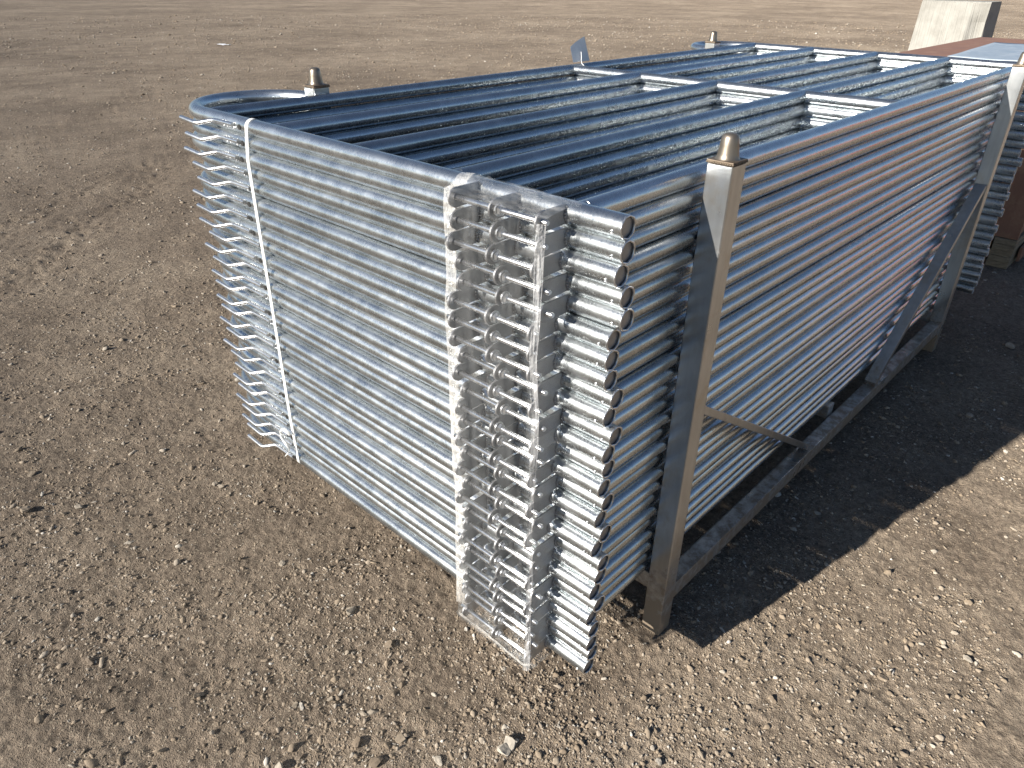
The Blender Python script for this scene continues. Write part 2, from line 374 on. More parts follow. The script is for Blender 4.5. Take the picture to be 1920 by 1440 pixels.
# ------------------------------------------------------------------ the steel rack
PW = 0.058
PU = [0.371, 2.878]                       # -x faces of the posts
PV = [0.0185, 1.453 + RT + 0.010]         # -y faces of the posts
PH = 1.341
BT = ZBOT - RT - 0.0004                   # top of the bearers
rack = thing('steel_rack', 'bare steel rack with cone-topped corner posts holding the stacked panels', 'rack', (1.65, 0.75, 0))
def rk(name, me): return obj(name, me, rack, (-1.65, -0.75, 0))
for iv, v0 in enumerate(PV):
    for iu, u0 in enumerate(PU):
        me = box_mesh('post', (u0, v0, -0.004), (u0 + PW, v0 + PW, PH - 0.005), M['rack'], 0.005, 3)
        post = rk('post', me)
        bm = bmesh.new(); add_box(bm, (u0 - 0.001, v0 - 0.001, PH - 0.005), (u0 + PW + 0.001, v0 + PW + 0.001, PH + 0.002), 0.0015)
        cap = obj('cap_plate', mesh_of(bm, 'cap_plate', M['weld'], False), post)
        # weld bead round the cap
        bm = bmesh.new(); n = 34
        for k in range(4 * 11):
            s, q = divmod(k, 11); f = q / 11
            cx, cy = [(f, 0), (1, f), (1 - f, 1), (0, 1 - f)][s]
            bmesh.ops.create_icosphere(bm, subdivisions=1, radius=0.0034 * random.uniform(0.75, 1.2), matrix=Matrix.Translation((u0 + cx * PW, v0 + cy * PW, PH - 0.003)))
        obj('weld_bead', mesh_of(bm, 'weld_bead', M['weld']), post)
        bm = bmesh.new(); c = (u0 + PW / 2, v0 + PW / 2)
        prof = [(0.0, 0.0255), (0.003, 0.0232), (0.010, 0.0215), (0.028, 0.0192), (0.040, 0.0176), (0.046, 0.0155), (0.0495, 0.0105), (0.0505, 0.004)]
        add_tube(bm, [(c[0], c[1], PH + 0.002 + h) for h, r_ in prof], 0, 24, True, [r_ for h, r_ in prof])
        obj('cone', mesh_of(bm, 'cone', M['lug']), post)
for v0 in PV:   # long beams between the posts
    rk('long_beam', box_mesh('long_beam', (PU[0] + PW, v0 + 0.004, 0.100), (PU[1], v0 + PW - 0.004, 0.158), M['rack'], 0.004, 2))
for u0 in PU:   # bearers across, under the panels
    rk('bearer', box_mesh('bearer', (u0 + 0.006, PV[0] + PW, BT - 0.055), (u0 + PW - 0.006, PV[1], BT), M['rack'], 0.004, 2))
rk('bearer', box_mesh('bearer', (1.62, PV[0] + PW, BT - 0.055), (1.67, PV[1], BT), M['rack'], 0.004, 2))
for v0 in PV:
    for (p, q, wd) in (((PU[0] + PW - 0.004, 0.745), (1.345, 0.168), 0.021), ((PU[1] + 0.004, 0.835), (1.985, 0.170), 0.030)):
        bm = bmesh.new(); add_bar(bm, (p[0], v0 + PW / 2, p[1]), (q[0], v0 + PW / 2, q[1]), 0.046 if wd > 0.025 else 0.034, wd)
        rk('diagonal_brace', mesh_of(bm, 'diagonal_brace', M['rack'], False))

# ------------------------------------------------------------------ livestock panels
EAR_V, EAR_R = 1.478, 0.198
def frame_path(u_end, sgn):
    pts = [(u_end, 0, 0)] + [(u_end, v, 0) for v in np.linspace(0.02, EAR_V, 26)]
    for k in range(1, 25):
        an = math.pi * (1 - k / 24)
        pts.append((u_end + sgn * (EAR_R + EAR_R * math.cos(an)), EAR_V + EAR_R * math.sin(an) * 1.12, 0))
    pts.append((u_end + sgn * 2 * EAR_R, RAILS[0], 0))
    return pts
PM = {}
for key, ue, sg in (('near', 0.0, 1), ('far', LEN, -1)):
    bm = bmesh.new(); add_tube(bm, frame_path(ue, sg), RT, 22, False); PM['end_tube_' + key] = mesh_of(bm, 'end_tube', M['end'])
    for f in PM['end_tube_' + key].polygons:
        if len(f.vertices) > 4: f.use_smooth = False
    bm = bmesh.new()
    add_tube(bm, [(ue, 0.0035, 0), (ue, 0.006, 0)], RT * 0.985, 22, True)
    PM['foot_cap_' + key] = mesh_of(bm, 'foot_cap', M['lugplate'], False)
    bm = bmesh.new(); ring_weld(bm, (ue, 0.0, 0), (0, 1, 0), RT - 0.0014, 0.0021, 28, 0.25)
    PM['foot_rim_' + key] = mesh_of(bm, 'foot_rim', M['zinc'])
    bm = bmesh.new(); ring_weld(bm, (ue - sg * 0.0, 0.0, 0), (-1, 0, -0.35), 0.0032, 0.0012, 10, 0.2)
    PM['drain_' + key] = bm
    bm2 = bmesh.new()
    for v in (bm.verts): pass
    bm.transform(Matrix.Translation((ue - RT * 0.95, 0.018, -RT * 0.34)))
    PM['drain_' + key] = mesh_of(bm, 'drain_rim', M['zinc'])
    bm2.free()
def rail_mesh(v):
    bm = bmesh.new()
    us = [0.0, 0.03] + list(np.linspace(0.2, LEN - 0.2, 14)) + [LEN - 0.03, LEN]
    add_tube(bm, [(u, v, 0) for u in us], RT * 1.0, 20, False)
    for u, s in ((RT * 0.9, 1), (LEN - RT * 0.9, -1)): ring_weld(bm, (u, v, 0), (1, 0, 0), RT * 0.94, 0.0017, 22, 0.3)
    return mesh_of(bm, 'rail', M['rail'])
for k, v in enumerate(RAILS): PM['rail%d' % k] = rail_mesh(v)
for k in range(4):
    bm = bmesh.new(); add_tube(bm, [(LEN / 2, RAILS[k], 0), (LEN / 2, RAILS[k + 1], 0)], RT * 0.96, 20, False)
    for v in (RAILS[k] - RT * 0.9, RAILS[k + 1] + RT * 0.9): ring_weld(bm, (LEN / 2, v, 0), (0, 1, 0), RT * 0.94, 0.0017, 22, 0.3)
    PM['upright%d' % k] = mesh_of(bm, 'upright', M['end'])
LUGV = [0.337, 0.232, 0.122]
LU = -0.078; LRAD = 0.0192
for k, v in enumerate(LUGV):   # flat lug with a round nose, bent a touch
    bm = bmesh.new(); out = []
    for q in range(15):
        an = math.pi / 2 + math.pi * q / 14
        out.append((LU + LRAD * math.cos(an), LRAD * math.sin(an)))
    out += [(-RT * 0.75, -LRAD * 0.86), (-RT * 0.75, LRAD * 0.98)]
    lo = [bm.verts.new((x, v - 0.0026, z)) for x, z in out]; hi = [bm.verts.new((x, v + 0.0026, z)) for x, z in out]
    bm.faces.new(lo); bm.faces.new(hi)
    for q in range(len(out)):
        q2 = (q + 1) % len(out); bm.faces.new((lo[q], lo[q2], hi[q2], hi[q]))
    bmesh.ops.recalc_face_normals(bm, faces=bm.faces)
    bmesh.ops.bevel(bm, geom=[e for e in bm.edges if abs(e.verts[0].co.y - e.verts[1].co.y) < 1e-6], offset=0.0008, segments=1, affect='EDGES')
    for s in (-1, 1):           # fillet welds where it meets the tube
        for zz in np.linspace(-0.014, 0.014, 6):
            bmesh.ops.create_icosphere(bm, subdivisions=1, radius=0.0032 * random.uniform(0.7, 1.3), matrix=Matrix.Translation((-math.sqrt(max(RT ** 2 - zz ** 2, 0)) - 0.0005, v + s * 0.0036, zz)))
    PM['lug%d' % k] = mesh_of(bm, 'lug', M['lugplate'], False)
bm = bmesh.new(); add_tube(bm, [(LU, LUGV[0] + 0.011, 0), (LU, LUGV[0] + 0.0095, 0), (LU, LUGV[2] - 0.016, 0), (LU, LUGV[2] - 0.018, 0)], 0, 14, True, [0.0040, 0.0055, 0.0055, 0.0042])
PM['pin'] = mesh_of(bm, 'pin', M['rod'])
for k, (v0, r_, th_) in enumerate(((LUGV[0] + 0.0028, 0.0098, 0.003), (LUGV[1] - 0.0100, 0.0122, 0.0035), (LUGV[1] - 0.0175, 0.0096, 0.0065), (LUGV[2] + 0.0030, 0.0095, 0.003))):
    bm = bmesh.new(); add_tube(bm, [(LU, v0, 0), (LU, v0 + th_, 0)], r_, 16 if k != 2 else 6, True); PM['washer%d' % k] = mesh_of(bm, 'washer', M['zinc'], False)
# cranked hook rod near the head end
hk = [(-RT - 0.0035, 1.262, 0.002), (-RT - 0.0035, 1.355, 0.0015), (-RT - 0.006, 1.372, 0.000), (-RT - 0.034, 1.404, -0.008), (-RT - 0.037, 1.416, -0.008), (-RT - 0.037, 1.498, -0.004)]
bm = bmesh.new(); add_tube(bm, hk, 0.0062, 12, True); PM['hook'] = mesh_of(bm, 'hook_rod', M['rod'])
bm = bmesh.new()
for q in range(26):
    vv = random.uniform(1.268, 1.350); zz = random.choice((-1, 1)) * random.uniform(0.004, 0.008)
    bmesh.ops.create_icosphere(bm, subdivisions=1, radius=random.uniform(0.0016, 0.0036), matrix=Matrix.Translation((-math.sqrt(RT ** 2 - zz ** 2) - 0.0006, vv, zz)))
PM['hookweld'] = mesh_of(bm, 'weld_bead', M['zinc'])
bm = bmesh.new(); add_tube(bm, [(-RT * 0.90, 0, 0), (-RT - 0.0016, 0, 0)], 0.0072, 14, True); bm.transform(Matrix.Translation((0, 1.247, -0.001)))
PM['vent'] = mesh_of(bm, 'vent_plug', M['hole'], False)

ORD = ['topmost', 'second', 'third', 'fourth', 'fifth', 'sixth', 'seventh', 'eighth', 'ninth', 'tenth', 'eleventh', 'twelfth', 'thirteenth', 'fourteenth', 'fifteenth', 'sixteenth', 'seventeenth', 'eighteenth', 'nineteenth', 'twentieth', 'twenty-first', 'twenty-second', 'twenty-third', 'twenty-fourth', 'twenty-fifth', 'twenty-sixth', 'lowest']
parts = [('end_tube', 'end_tube_near'), ('end_tube', 'end_tube_far'), ('foot_cap', 'foot_cap_near'), ('foot_cap', 'foot_cap_far'), ('foot_rim', 'foot_rim_near'), ('foot_rim', 'foot_rim_far'), ('drain_rim', 'drain_near')]
parts += [('rail', 'rail%d' % k) for k in range(5)] + [('upright', 'upright%d' % k) for k in range(4)]
parts += [('hinge_lug', 'lug%d' % k) for k in range(3)] + [('hinge_pin', 'pin')] + [('washer', 'washer%d' % k) for k in range(4)]
parts += [('hook_rod', 'hook'), ('weld_bead', 'hookweld'), ('vent_plug', 'vent')]
for k in range(NP):
    if k == 0: lab = 'topmost galvanized steel livestock panel of the stack, its five rails seen whole'
    elif k == NP - 1: lab = 'lowest galvanized steel livestock panel, resting on the bearers of the rack'
    else: lab = 'galvanized tube livestock panel, %s from the top of the stack in the rack' % ORD[k]
    pn = thing('livestock_panel', lab, 'livestock panel', (PDU[k], min(max(MEASV[k] + 0.003, -0.008), 0.008), PZ[k]), 'livestock panels stacked in the rack')
    pn.rotation_euler = (0, 0, R(random.uniform(-0.05, 0.05)))
    for nm, key in parts: 
        o = obj(nm, PM[key], pn)
        if nm == 'hook_rod': o.location = (0, random.uniform(-0.012, 0.012), 0); 
        if nm == 'rail': o.location = (0, random.uniform(-0.0022, 0.0022), 0)
        if nm == 'hinge_pin': o.location = (0, random.uniform(-0.003, 0.012), 0)

# ------------------------------------------------------------------ white strap round the head end
UO = min(PDU) - RT - 0.002
def ribbon(path, width_dir, hw, thick, name, mat, closed=False):
    bm = bmesh.new(); prev = None; first = None; wd = Vector(width_dir)
    P = [Vector(p) for p in path]; n = len(P)
    for i_ in range(n):
        tn = (P[(i_ + 1) % n if closed else min(i_ + 1, n - 1)] - P[(i_ - 1) % n if closed else max(i_ - 1, 0)]).normalized()
        nr_ = tn.cross(wd).normalized() * thick / 2
        ring = [bm.verts.new(P[i_] + wd * s * hw + nr_ * q) for s, q in ((-1, -1), (1, -1), (1, 1), (-1, 1))]
        if prev:
            for k in range(4): bm.faces.new((prev[k], ring[k], ring[(k + 1) % 4], prev[(k + 1) % 4]))
        else: first = ring
        prev = ring
    if closed:
        for k in range(4): bm.faces.new((prev[k], first[k], first[(k + 1) % 4], prev[(k + 1) % 4]))
    else: bm.faces.new(first); bm.faces.new(prev)
    bmesh.ops.recalc_face_normals(bm, faces=bm.faces)
    return mesh_of(bm, name, mat)
SV = 1.215
path = []
r_ = RT + 0.0012
for an in np.linspace(0, math.pi, 15): path.append((PDU[0] + r_ * math.cos(an), SV, PZ[0] + r_ * math.sin(an)))
hz = [PZ[k] for k in range(NP)]; hx = [PDU[k] - RT - 0.0015 for k in range(NP)]; hl = [0]
for k in range(1, NP):
    while len(hl) > 1 and (hx[hl[-1]] - hx[hl[-2]]) * (hz[k] - hz[hl[-2]]) <= (hx[k] - hx[hl[-2]]) * (hz[hl[-1]] - hz[hl[-2]]): hl.pop()
    hl.append(k)
for k in range(1, NP): path.append((float(np.interp(-hz[k], [-hz[q] for q in hl], [hx[q] for q in hl])), SV + 0.010 * k / NP, hz[k]))
zl = PZ[-1]
for an in np.linspace(math.pi, 2 * math.pi, 12)[1:]: path.append((PDU[-1] + (r_ + .001) * math.cos(an), SV + 0.010, zl + r_ * math.sin(an)))
path += [(0.05, SV + 0.006, (PZ[0] + zl) / 2)]
strap = thing('packing_strap', 'white plastic packing strap tied round the stack beside the hook rods', 'strap', (0, SV, 0.2))
obj('band', ribbon(path, (0, 1, 0), 0.0075, 0.0012, 'band', M['strap'], True), strap, (0, -SV, -0.2))
kz = 0.335
tail = [(-0.040, 1.222, kz), (-0.046, 1.246, kz + .012), (-0.05, 1.262, kz + .004), (-0.052, 1.262, kz - .02), (-0.05, 1.245, kz - .04), (-0.046, 1.228, kz - .055), (-0.05, 1.236, kz - .075), (-0.054, 1.25, kz - .09)]
obj('knot', ribbon(tail, (0.7, 0, 0.7), 0.0055, 0.002, 'knot', M['strap']), strap, (0, -SV, -0.2))

# ------------------------------------------------------------------ stretch film round the pin lugs
fr_ = thing('stretch_film', 'clear plastic stretch film wrapped round the column of hinge pins', 'plastic film', (-0.05, 0.24, 0.2))
V0, V1 = 0.396, 0.088
nvz = 120; nvv = 46
zs = np.linspace(PZ[0] + 0.016, PZ[-1] - 0.024, nvz)
du_at = lambda z: np.interp(-z, [-p for p in PZ], PDU)
nose = LU - LRAD - 0.003
def sec(s):     # s 0..1 across the film, from the head side to the foot side: (x, y)
    pts = [(-RT - 0.004, V0), (-RT - 0.016, V0 - 0.006), (LU - 0.004, LUGV[0] + 0.022), (nose, LUGV[0] + 0.006), (nose + .004, LUGV[1]), (nose, LUGV[2] - 0.006), (LU - 0.004, LUGV[2] - 0.019), (-RT - 0.012, V1 + 0.012)]
    d_ = np.concatenate([[0], np.cumsum([math.dist(pts[q], pts[q + 1]) for q in range(len(pts) - 1)])]); d_ /= d_[-1]
    return np.interp(s, d_, [q[0] for q in pts]), np.interp(s, d_, [q[1] for q in pts])
lx = np.array([vnoise(np.array([z * 0.0 + 3.3]), np.array([z]), 24, 6)[0] for z in zs])
mean_du = np.convolve(np.pad(du_at(zs), 6, mode='edge'), np.ones(13) / 13, 'valid')
hull = np.minimum(mean_du, du_at(zs)) - 0.002
def grid_mesh(Pg, name, mat, close=False):
    nI, nJ = Pg.shape[:2]; vv = Pg.reshape(-1, 3)
    ff = [(i_ * nJ + j_, i_ * nJ + j_ + 1, (i_ + 1) * nJ + j_ + 1, (i_ + 1) * nJ + j_) for i_ in range(nI - 1) for j_ in range(nJ - 1)]
    me = bpy.data.meshes.new(name); me.from_pydata(vv.tolist(), [], ff); me.materials.append(mat)
    me.polygons.foreach_set('use_smooth', [True] * len(me.polygons)); me.update(); return me
ss = np.linspace(0, 1, nvv)
sx, sy = sec(ss)
Pg = np.zeros((nvz, nvv, 3))
for i_, z in enumerate(zs):
    edge = np.clip((nose - sx) / nose, 0, 1)
    Pg[i_, :, 0] = sx + hull[i_] * (0.5 + 0.5 * (sx / nose)) + (vnoise(ss * 3, np.full(nvv, z * 3), 7, 3) - 0.5) * 0.004
    Pg[i_, :, 1] = sy + (lx[i_] - 0.5) * 0.004
    Pg[i_, :, 2] = z
def film_me(Pg, name, mat):
    me = grid_mesh(Pg, name, mat); return me
obj('film_sheet', film_me(Pg, 'film_sheet', M['film']), fr_, (0.05, -0.24, -0.2))
# the loop's lids over the top lugs and under the lowest ones
for nm, zz, du, sgn in (('film_top', PZ[0], PDU[0], 1), ('film_bottom', PZ[-1], PDU[-1], -1)):
    us = np.linspace(0, 1, 26); vs_ = np.linspace(V0, V1 + 0.012, 40); G = np.zeros((26, 40, 3))
    for i_, u_ in enumerate(us):
        if u_ < 0.4:          # hugging the tube, from its back over its crown
            an = -0.3 + (u_ / 0.4) * (math.pi * 0.62 + 0.3); px = du + (RT + 0.0015) * math.cos(an); pz = (RT + 0.0015) * math.sin(an)
        else:
            f = (u_ - 0.4) / 0.6; an = math.pi * 0.62
            x0_, z0_ = du + (RT + 0.0015) * math.cos(an), (RT + 0.0015) * math.sin(an)
            px = x0_ + (du + nose - x0_) * f; pz = z0_ + (0.016 - z0_) * f ** 1.2 + 0.003 * math.sin(f * math.pi)
        wob = (vnoise(np.full(40, u_ * 2.1 + 5), vs_ * 9, 2.5, 2) - 0.5) * 0.004
        for j_, v_ in enumerate(vs_):
            pull = max(0, (v_ - LUGV[0] - 0.02) / (V0 - LUGV[0] - 0.02)) if u_ > 0.4 else 0
            G[i_, j_] = (px + (du - RT - 0.004 - px) * pull * 0.8, v_, zz + sgn * (pz + wob[j_]))
    obj(nm, film_me(G, nm, M['filmgather']), fr_, (0.05, -0.24, -0.2))
# bunched edges
def edge_strip(name, path, hw_dir, widths, mat, folds=5):
    n = len(path); G = np.zeros((n, folds * 2 + 1, 3)); hw = np.array(hw_dir)
    nn = np.array((-1.0, 0.0, 0.0)) if abs(hw_dir[0]) < 0.5 else np.array((0.0, 1.0, 0.0))
    for i_, p_ in enumerate(path):
        for j_ in range(folds * 2 + 1):
            s = j_ / (folds * 2) - 0.5
            G[i_, j_] = np.array(p_) + hw * s * widths[i_] + nn * (0.0012 * (j_ % 2) + 0.002 * vnoise(np.array([s * 9.0]), np.array([i_ * 0.35]), 1, 5)[0])
    obj(name, grid_mesh(G, name, mat), fr_, (0.05, -0.24, -0.2))
zz2 = np.linspace(PZ[0] + 0.004, PZ[-1] - 0.030, 90)
h2 = np.convolve(np.pad(du_at(zz2), 5, mode='edge'), np.ones(11) / 11, 'valid')
pth = [(PDU[0] + (RT + .003) * math.cos(an), V0 - 0.008, PZ[0] + (RT + .003) * math.sin(an)) for an in np.linspace(-0.4, math.pi * 0.9, 14)]
pth += [(h2[q] - RT - 0.034, V0 - 0.010 + 0.003 * math.sin(z * 9), z) for q, z in enumerate(zz2)]
edge_strip('film_edge', pth, (0.45, -0.89, 0), [0.028] * 14 + list(0.024 + 0.003 * (vnoise(zz2, zz2 * 0, 9, 1) - 0.5)), M['filmedge'])
pth = [(h2[q] + nose + 0.002, LUGV[2] - 0.010 + 0.002 * math.sin(z * 13), z) for q, z in enumerate(zz2)]
edge_strip('film_edge', pth, (0.5, -0.85, 0), list(0.015 + 0.008 * (vnoise(zz2, zz2 * 0 + 4, 8, 1) - 0.5)), M['filmstrip'])
vv2 = np.linspace(V0 - 0.012, LUGV[2] - 0.016, 40)
pth = [(PDU[-1] + np.interp(v_, [LUGV[2] - 0.02, LUGV[2], LUGV[0] + 0.01, V0], [nose + 0.01, nose - 0.002, nose - 0.002, -RT - 0.034]), v_, PZ[-1] - 0.022 - 0.004 * math.sin(v_ * 17)) for v_ in vv2]
G = np.zeros((40, 9, 3))
for i_, p_ in enumerate(pth):
    for j_ in range(9):
        f = j_ / 8; G[i_, j_] = (p_[0] + 0.035 * f ** 2 + 0.0012 * (j_ % 2), p_[1], p_[2] + 0.022 - 0.034 * math.sin(f * 1.5) + 0.003 * vnoise(np.array([i_ * .4]), np.array([f * 4]), 1, 3)[0])
obj('film_edge', grid_mesh(G, 'film_edge', M['filmedge']), fr_, (0.05, -0.24, -0.2))
# crumpled gather on the topmost tube
bm = bmesh.new()
G = np.zeros((22, 26, 3))
for i_ in range(22):
    an = -0.1 + i_ / 21 * (math.pi * 0.8)
    for j_ in range(26):
        f = j_ / 25; v_ = V0 - 0.02 - f * (0.075 - 0.03 * i_ / 21)
        h_ = 0.0015 + 0.011 * max(0, vnoise(np.array([f * 6 + an]), np.array([an * 2 - f * 3]), 1.3, 4)[0] - 0.35) * math.sin(math.pi * f)
        G[i_, j_] = (PDU[0] + (RT + h_) * math.cos(an), v_ , PZ[0] + (RT + h_) * math.sin(an))
obj('film_gather', grid_mesh(G, 'film_gather', M['filmgather']), fr_, (0.05, -0.24, -0.2)); bm.free()

# ------------------------------------------------------------------ paper lot tag tied to the far rail
tg = thing('paper_tag', 'small white paper tag standing up from the far top rail', 'tag', (1.69, 1.47, PZ[0] + RT))
c4 = [(1.655, 1.468, 1.326), (1.766, 1.466, 1.326), (1.730, 1.474, 1.424), (1.640, 1.476, 1.386)]
bm = bmesh.new(); lo = []; hi = []
nU, nV = 8, 8
for s, lst in ((-0.0002, lo), (0.0002, hi)):
    for p_ in range(nU + 1):
        for q_ in range(nV + 1):
            f, g = p_ / nU, q_ / nV
            A_, B_, C_, D_ = map(Vector, c4)
            P = (A_ * (1 - f) + B_ * f) * (1 - g) + (D_ * (1 - f) + C_ * f) * g
            lst.append(bm.verts.new(P + Vector((0, s + 0.006 * math.sin(math.pi * f) * g, 0))))
for lst in (lo, hi):
    for p_ in range(nU):
        for q_ in range(nV):
            k_ = p_ * (nV + 1) + q_; bm.faces.new((lst[k_], lst[k_ + 1], lst[k_ + nV + 2], lst[k_ + nV + 1]))
bmesh.ops.recalc_face_normals(bm, faces=bm.faces)
obj('card', mesh_of(bm, 'card', M['paper']), tg, (-1.69, -1.47, -PZ[0] - RT))
bm = bmesh.new(); add_tube(bm, [(1.700, 1.463, 1.366), (1.699, 1.460, 1.350), (1.696, 1.456, 1.332), (1.690, 1.448, 1.3205), (1.684, 1.430, 1.314)], 0.0016, 6)
add_tube(bm, [(1.697, 1.457, 1.335), (1.685, 1.458, 1.331), (1.676, 1.455, 1.330)], 0.0013, 6)
obj('cable_tie', mesh_of(bm, 'cable_tie', M['strap']), tg, (-1.69, -1.47, -PZ[0] - RT))

# ------------------------------------------------------------------ brown steel skid box behind the stack
bx0, bx1, by0, by1, bzt = 4.52, 6.70, 0.045, 1.095, 1.195
bc = thing('brown_crate', 'rust-brown painted steel crate on timber skids behind the panel stack', 'crate', (5.6, 0.56, 0))
def bk(name, lo, hi, mat, bev=0.004, parent=None):
    me = box_mesh(name, lo, hi, mat, bev); o = obj(name, me, parent or bc, (-5.6, -0.56, 0) if parent is None else (0, 0, 0)); return o
bk('end_wall', (bx0, by0, 0.19), (bx0 + 0.04, by1, bzt - 0.004), M['brown'])
bk('end_wall', (bx1 - 0.04, by0, 0.19), (bx1, by1, bzt - 0.004), M['brown'])
bk('floor_plate', (bx0 + 0.04, by0 + 0.02, 0.19), (bx1 - 0.04, by1 - 0.02, 0.22), M['brown'])
bk('top_plate', (bx0 - 0.01, by0 - 0.01, bzt - 0.004), (bx1 + 0.01, by1 + 0.01, bzt + 0.016), M['brown'])
bk('side_wall', (bx0 + 0.04, by1 - 0.03, 0.22), (bx1 - 0.04, by1, bzt - 0.004), M['brown'])
for x_ in (bx0 + 0.04, 5.2, 5.9, bx1 - 0.14):
    bk('side_post', (x_, by0 + 0.002, 0.22), (x_ + 0.09, by0 + 0.06, bzt - 0.004), M['brown'])
bk('side_rail', (bx0 + 0.13, by0 + 0.004, 0.62), (bx1 - 0.14, by0 + 0.05, 0.72), M['brown'])
for y_ in (by0, by1 - 0.125):
    for q in range(5):
        j_ = random.uniform(-0.006, 0.006)
        bk('skid_board', (bx0 - 0.01 + j_, y_ + j_ * .5, -0.006 + q * 0.0388), (bx1 + 0.01 + j_, y_ + 0.125 + j_ * .5, -0.006 + q * 0.0388 + 0.0375), M['timber'], 0.003)
bk('lower_brace', (bx0 + 0.13, by0 - 0.03, 0.02), (bx1 - 0.1, by0 - 0.012, 0.115), M['brown'])
sh = bmesh.new(); n = 18
G = np.zeros((n, n, 3))
for p_ in range(n):
    for q_ in range(n):
        f, g = p_ / (n - 1), q_ / (n - 1)
        G[p_, q_] = (4.55 + 1.50 * f, by0 + 0.02 + (0.70 + 0.08 * f) * g, bzt + 0.020 + 0.006 * vnoise(np.array([f * 3]), np.array([g * 3]), 1.5, 2)[0])
me = grid_mesh(G, 'cover_sheet', M['sheet']); sh.free()
shto = obj('cover_sheet', me); md = shto.modifiers.new('thick', 'SOLIDIFY'); md.thickness = 0.003
tag(shto, 'blue-grey sheet lying on top of the brown crate', 'sheet')

# ------------------------------------------------------------------ concrete block further off
def pix_dir(px, py): return (Fv + Rv * ((px - 960) / FPX) - Uv * ((py - 720) / FPX))
def pix_at_x(px, py, x):
    d_ = pix_dir(px, py); return CAM + d_ * ((x - CAM.x) / d_.x)
p1 = pix_at_x(1733, 2, 13.2); p2 = pix_at_x(1857, 2, 13.0); p3 = pix_at_x(1702, 95, 13.2)
blk_h = (p1.z + p2.z) / 2
bm = bmesh.new()
wB = p1.y - p2.y
prof = [(0.0, -0.02), (0.0, blk_h - 0.02), (0.02, blk_h), (0.60, blk_h), (0.62, blk_h - 0.02), (0.62, -0.02)]
ny = 16
grid = []
for q in range(ny + 1):
    f = q / ny; y_ = p2.y + wB * f; grid.append([])
    for (x_, z_) in prof:
        low = 1 - max(0, z_) / blk_h
        yy = y_ + (f - 0.5) * 0.07 * low + random.uniform(-.003, .003)
        grid[-1].append(bm.verts.new((13.1 + x_ - 0.05 * low * (1 if x_ < .3 else -1), yy, z_)))
for q in range(ny):
    for k in range(len(prof) - 1): bm.faces.new((grid[q][k], grid[q + 1][k], grid[q + 1][k + 1], grid[q][k + 1]))
bm.faces.new(grid[0]); bm.faces.new(grid[-1])
bmesh.ops.recalc_face_normals(bm, faces=bm.faces)
bmesh.ops.subdivide_edges(bm, edges=bm.edges[:], cuts=4, use_grid_fill=True)
for v_ in bm.verts:      # broken lower corner, small pits
    d_ = (Vector(v_.co) - pix_at_x(1838, 62, 13.06)).length
    if d_ < 0.26: v_.co.x += (0.26 - d_) * 0.9; v_.co.y += (0.26 - d_) * 0.3
    v_.co.x += random.uniform(-0.004, 0.004)
tag(obj('concrete_block', mesh_of(bm, 'concrete_block', M['concrete'], False)), 'pale concrete block with a chipped corner standing behind the brown crate', 'concrete block')

# ------------------------------------------------------------------ red container off to the right, mirrored in the side rails
m, t, b = new_mat('red_container_paint'); b.inputs['Roughness'].default_value = 0.5
v = mapped(t, (1, 1, 0.3), 'World')
L(t, ramp(t, noise(t, v, 1.5, 5, 0.65), [(0.3, (0.34, 0.045, 0.022)), (0.6, (0.46, 0.065, 0.03)), (0.8, (0.42, 0.10, 0.05))]), b.inputs['Base Color'])
M['red'] = m
rx0, rx1, ry0, ry1, rz0, rz1 = 20.0, 26.06, -9.1, -6.66, 0.12, 2.7
rc = thing('shipping_container', 'red corrugated steel shipping container mirrored in the side rails of the stack', 'container', ((rx0 + rx1) / 2, (ry0 + ry1) / 2, 0))
def rkk(name, lo, hi, bev=0.01): return obj(name, box_mesh(name, lo, hi, M['red'], bev), rc, (-(rx0 + rx1) / 2, -(ry0 + ry1) / 2, 0))
for x_ in (rx0, rx1 - 0.16):
    for y_ in (ry0, ry1 - 0.16): rkk('corner_post', (x_, y_, -0.01), (x_ + 0.16, y_ + 0.16, rz1))
for z_ in (rz0 - 0.02, rz1 - 0.13):
    for y_ in (ry0 + 0.01, ry1 - 0.11): rkk('side_beam', (rx0 + 0.16, y_, z_), (rx1 - 0.16, y_ + 0.10, z_ + 0.12))
    for x_ in (rx0 + 0.01, rx1 - 0.11): rkk('end_beam', (x_, ry0 + 0.16, z_), (x_ + 0.10, ry1 - 0.16, z_ + 0.12))
def corrugated(p, q, inward, name):
    p, q = Vector(p), Vector(q); n_ = int((q - p).length / 0.07); bm_ = bmesh.new(); pr = None
    for k_ in range(n_ + 1):
        P_ = p + (q - p) * (k_ / n_) + Vector(inward) * (0.036 if (k_ // 2) % 2 else 0.0)
        cu = (bm_.verts.new((P_.x, P_.y, rz0 + 0.05)), bm_.verts.new((P_.x, P_.y, rz1 - 0.06)))
        if pr: bm_.faces.new((pr[0], cu[0], cu[1], pr[1]))
        pr = cu
    o_ = obj(name, mesh_of(bm_, name, M['red'], False), rc, (-(rx0 + rx1) / 2, -(ry0 + ry1) / 2, 0)); md_ = o_.modifiers.new('thick', 'SOLIDIFY'); md_.thickness = 0.003
corrugated((rx0 + 0.16, ry0 + 0.03, 0), (rx1 - 0.16, ry0 + 0.03, 0), (0, 1, 0), 'side_panel')
corrugated((rx0 + 0.16, ry1 - 0.03, 0), (rx1 - 0.16, ry1 - 0.03, 0), (0, -1, 0), 'side_panel')
corrugated((rx1 - 0.03, ry0 + 0.16, 0), (rx1 - 0.03, ry1 - 0.16, 0), (-1, 0, 0), 'end_panel')
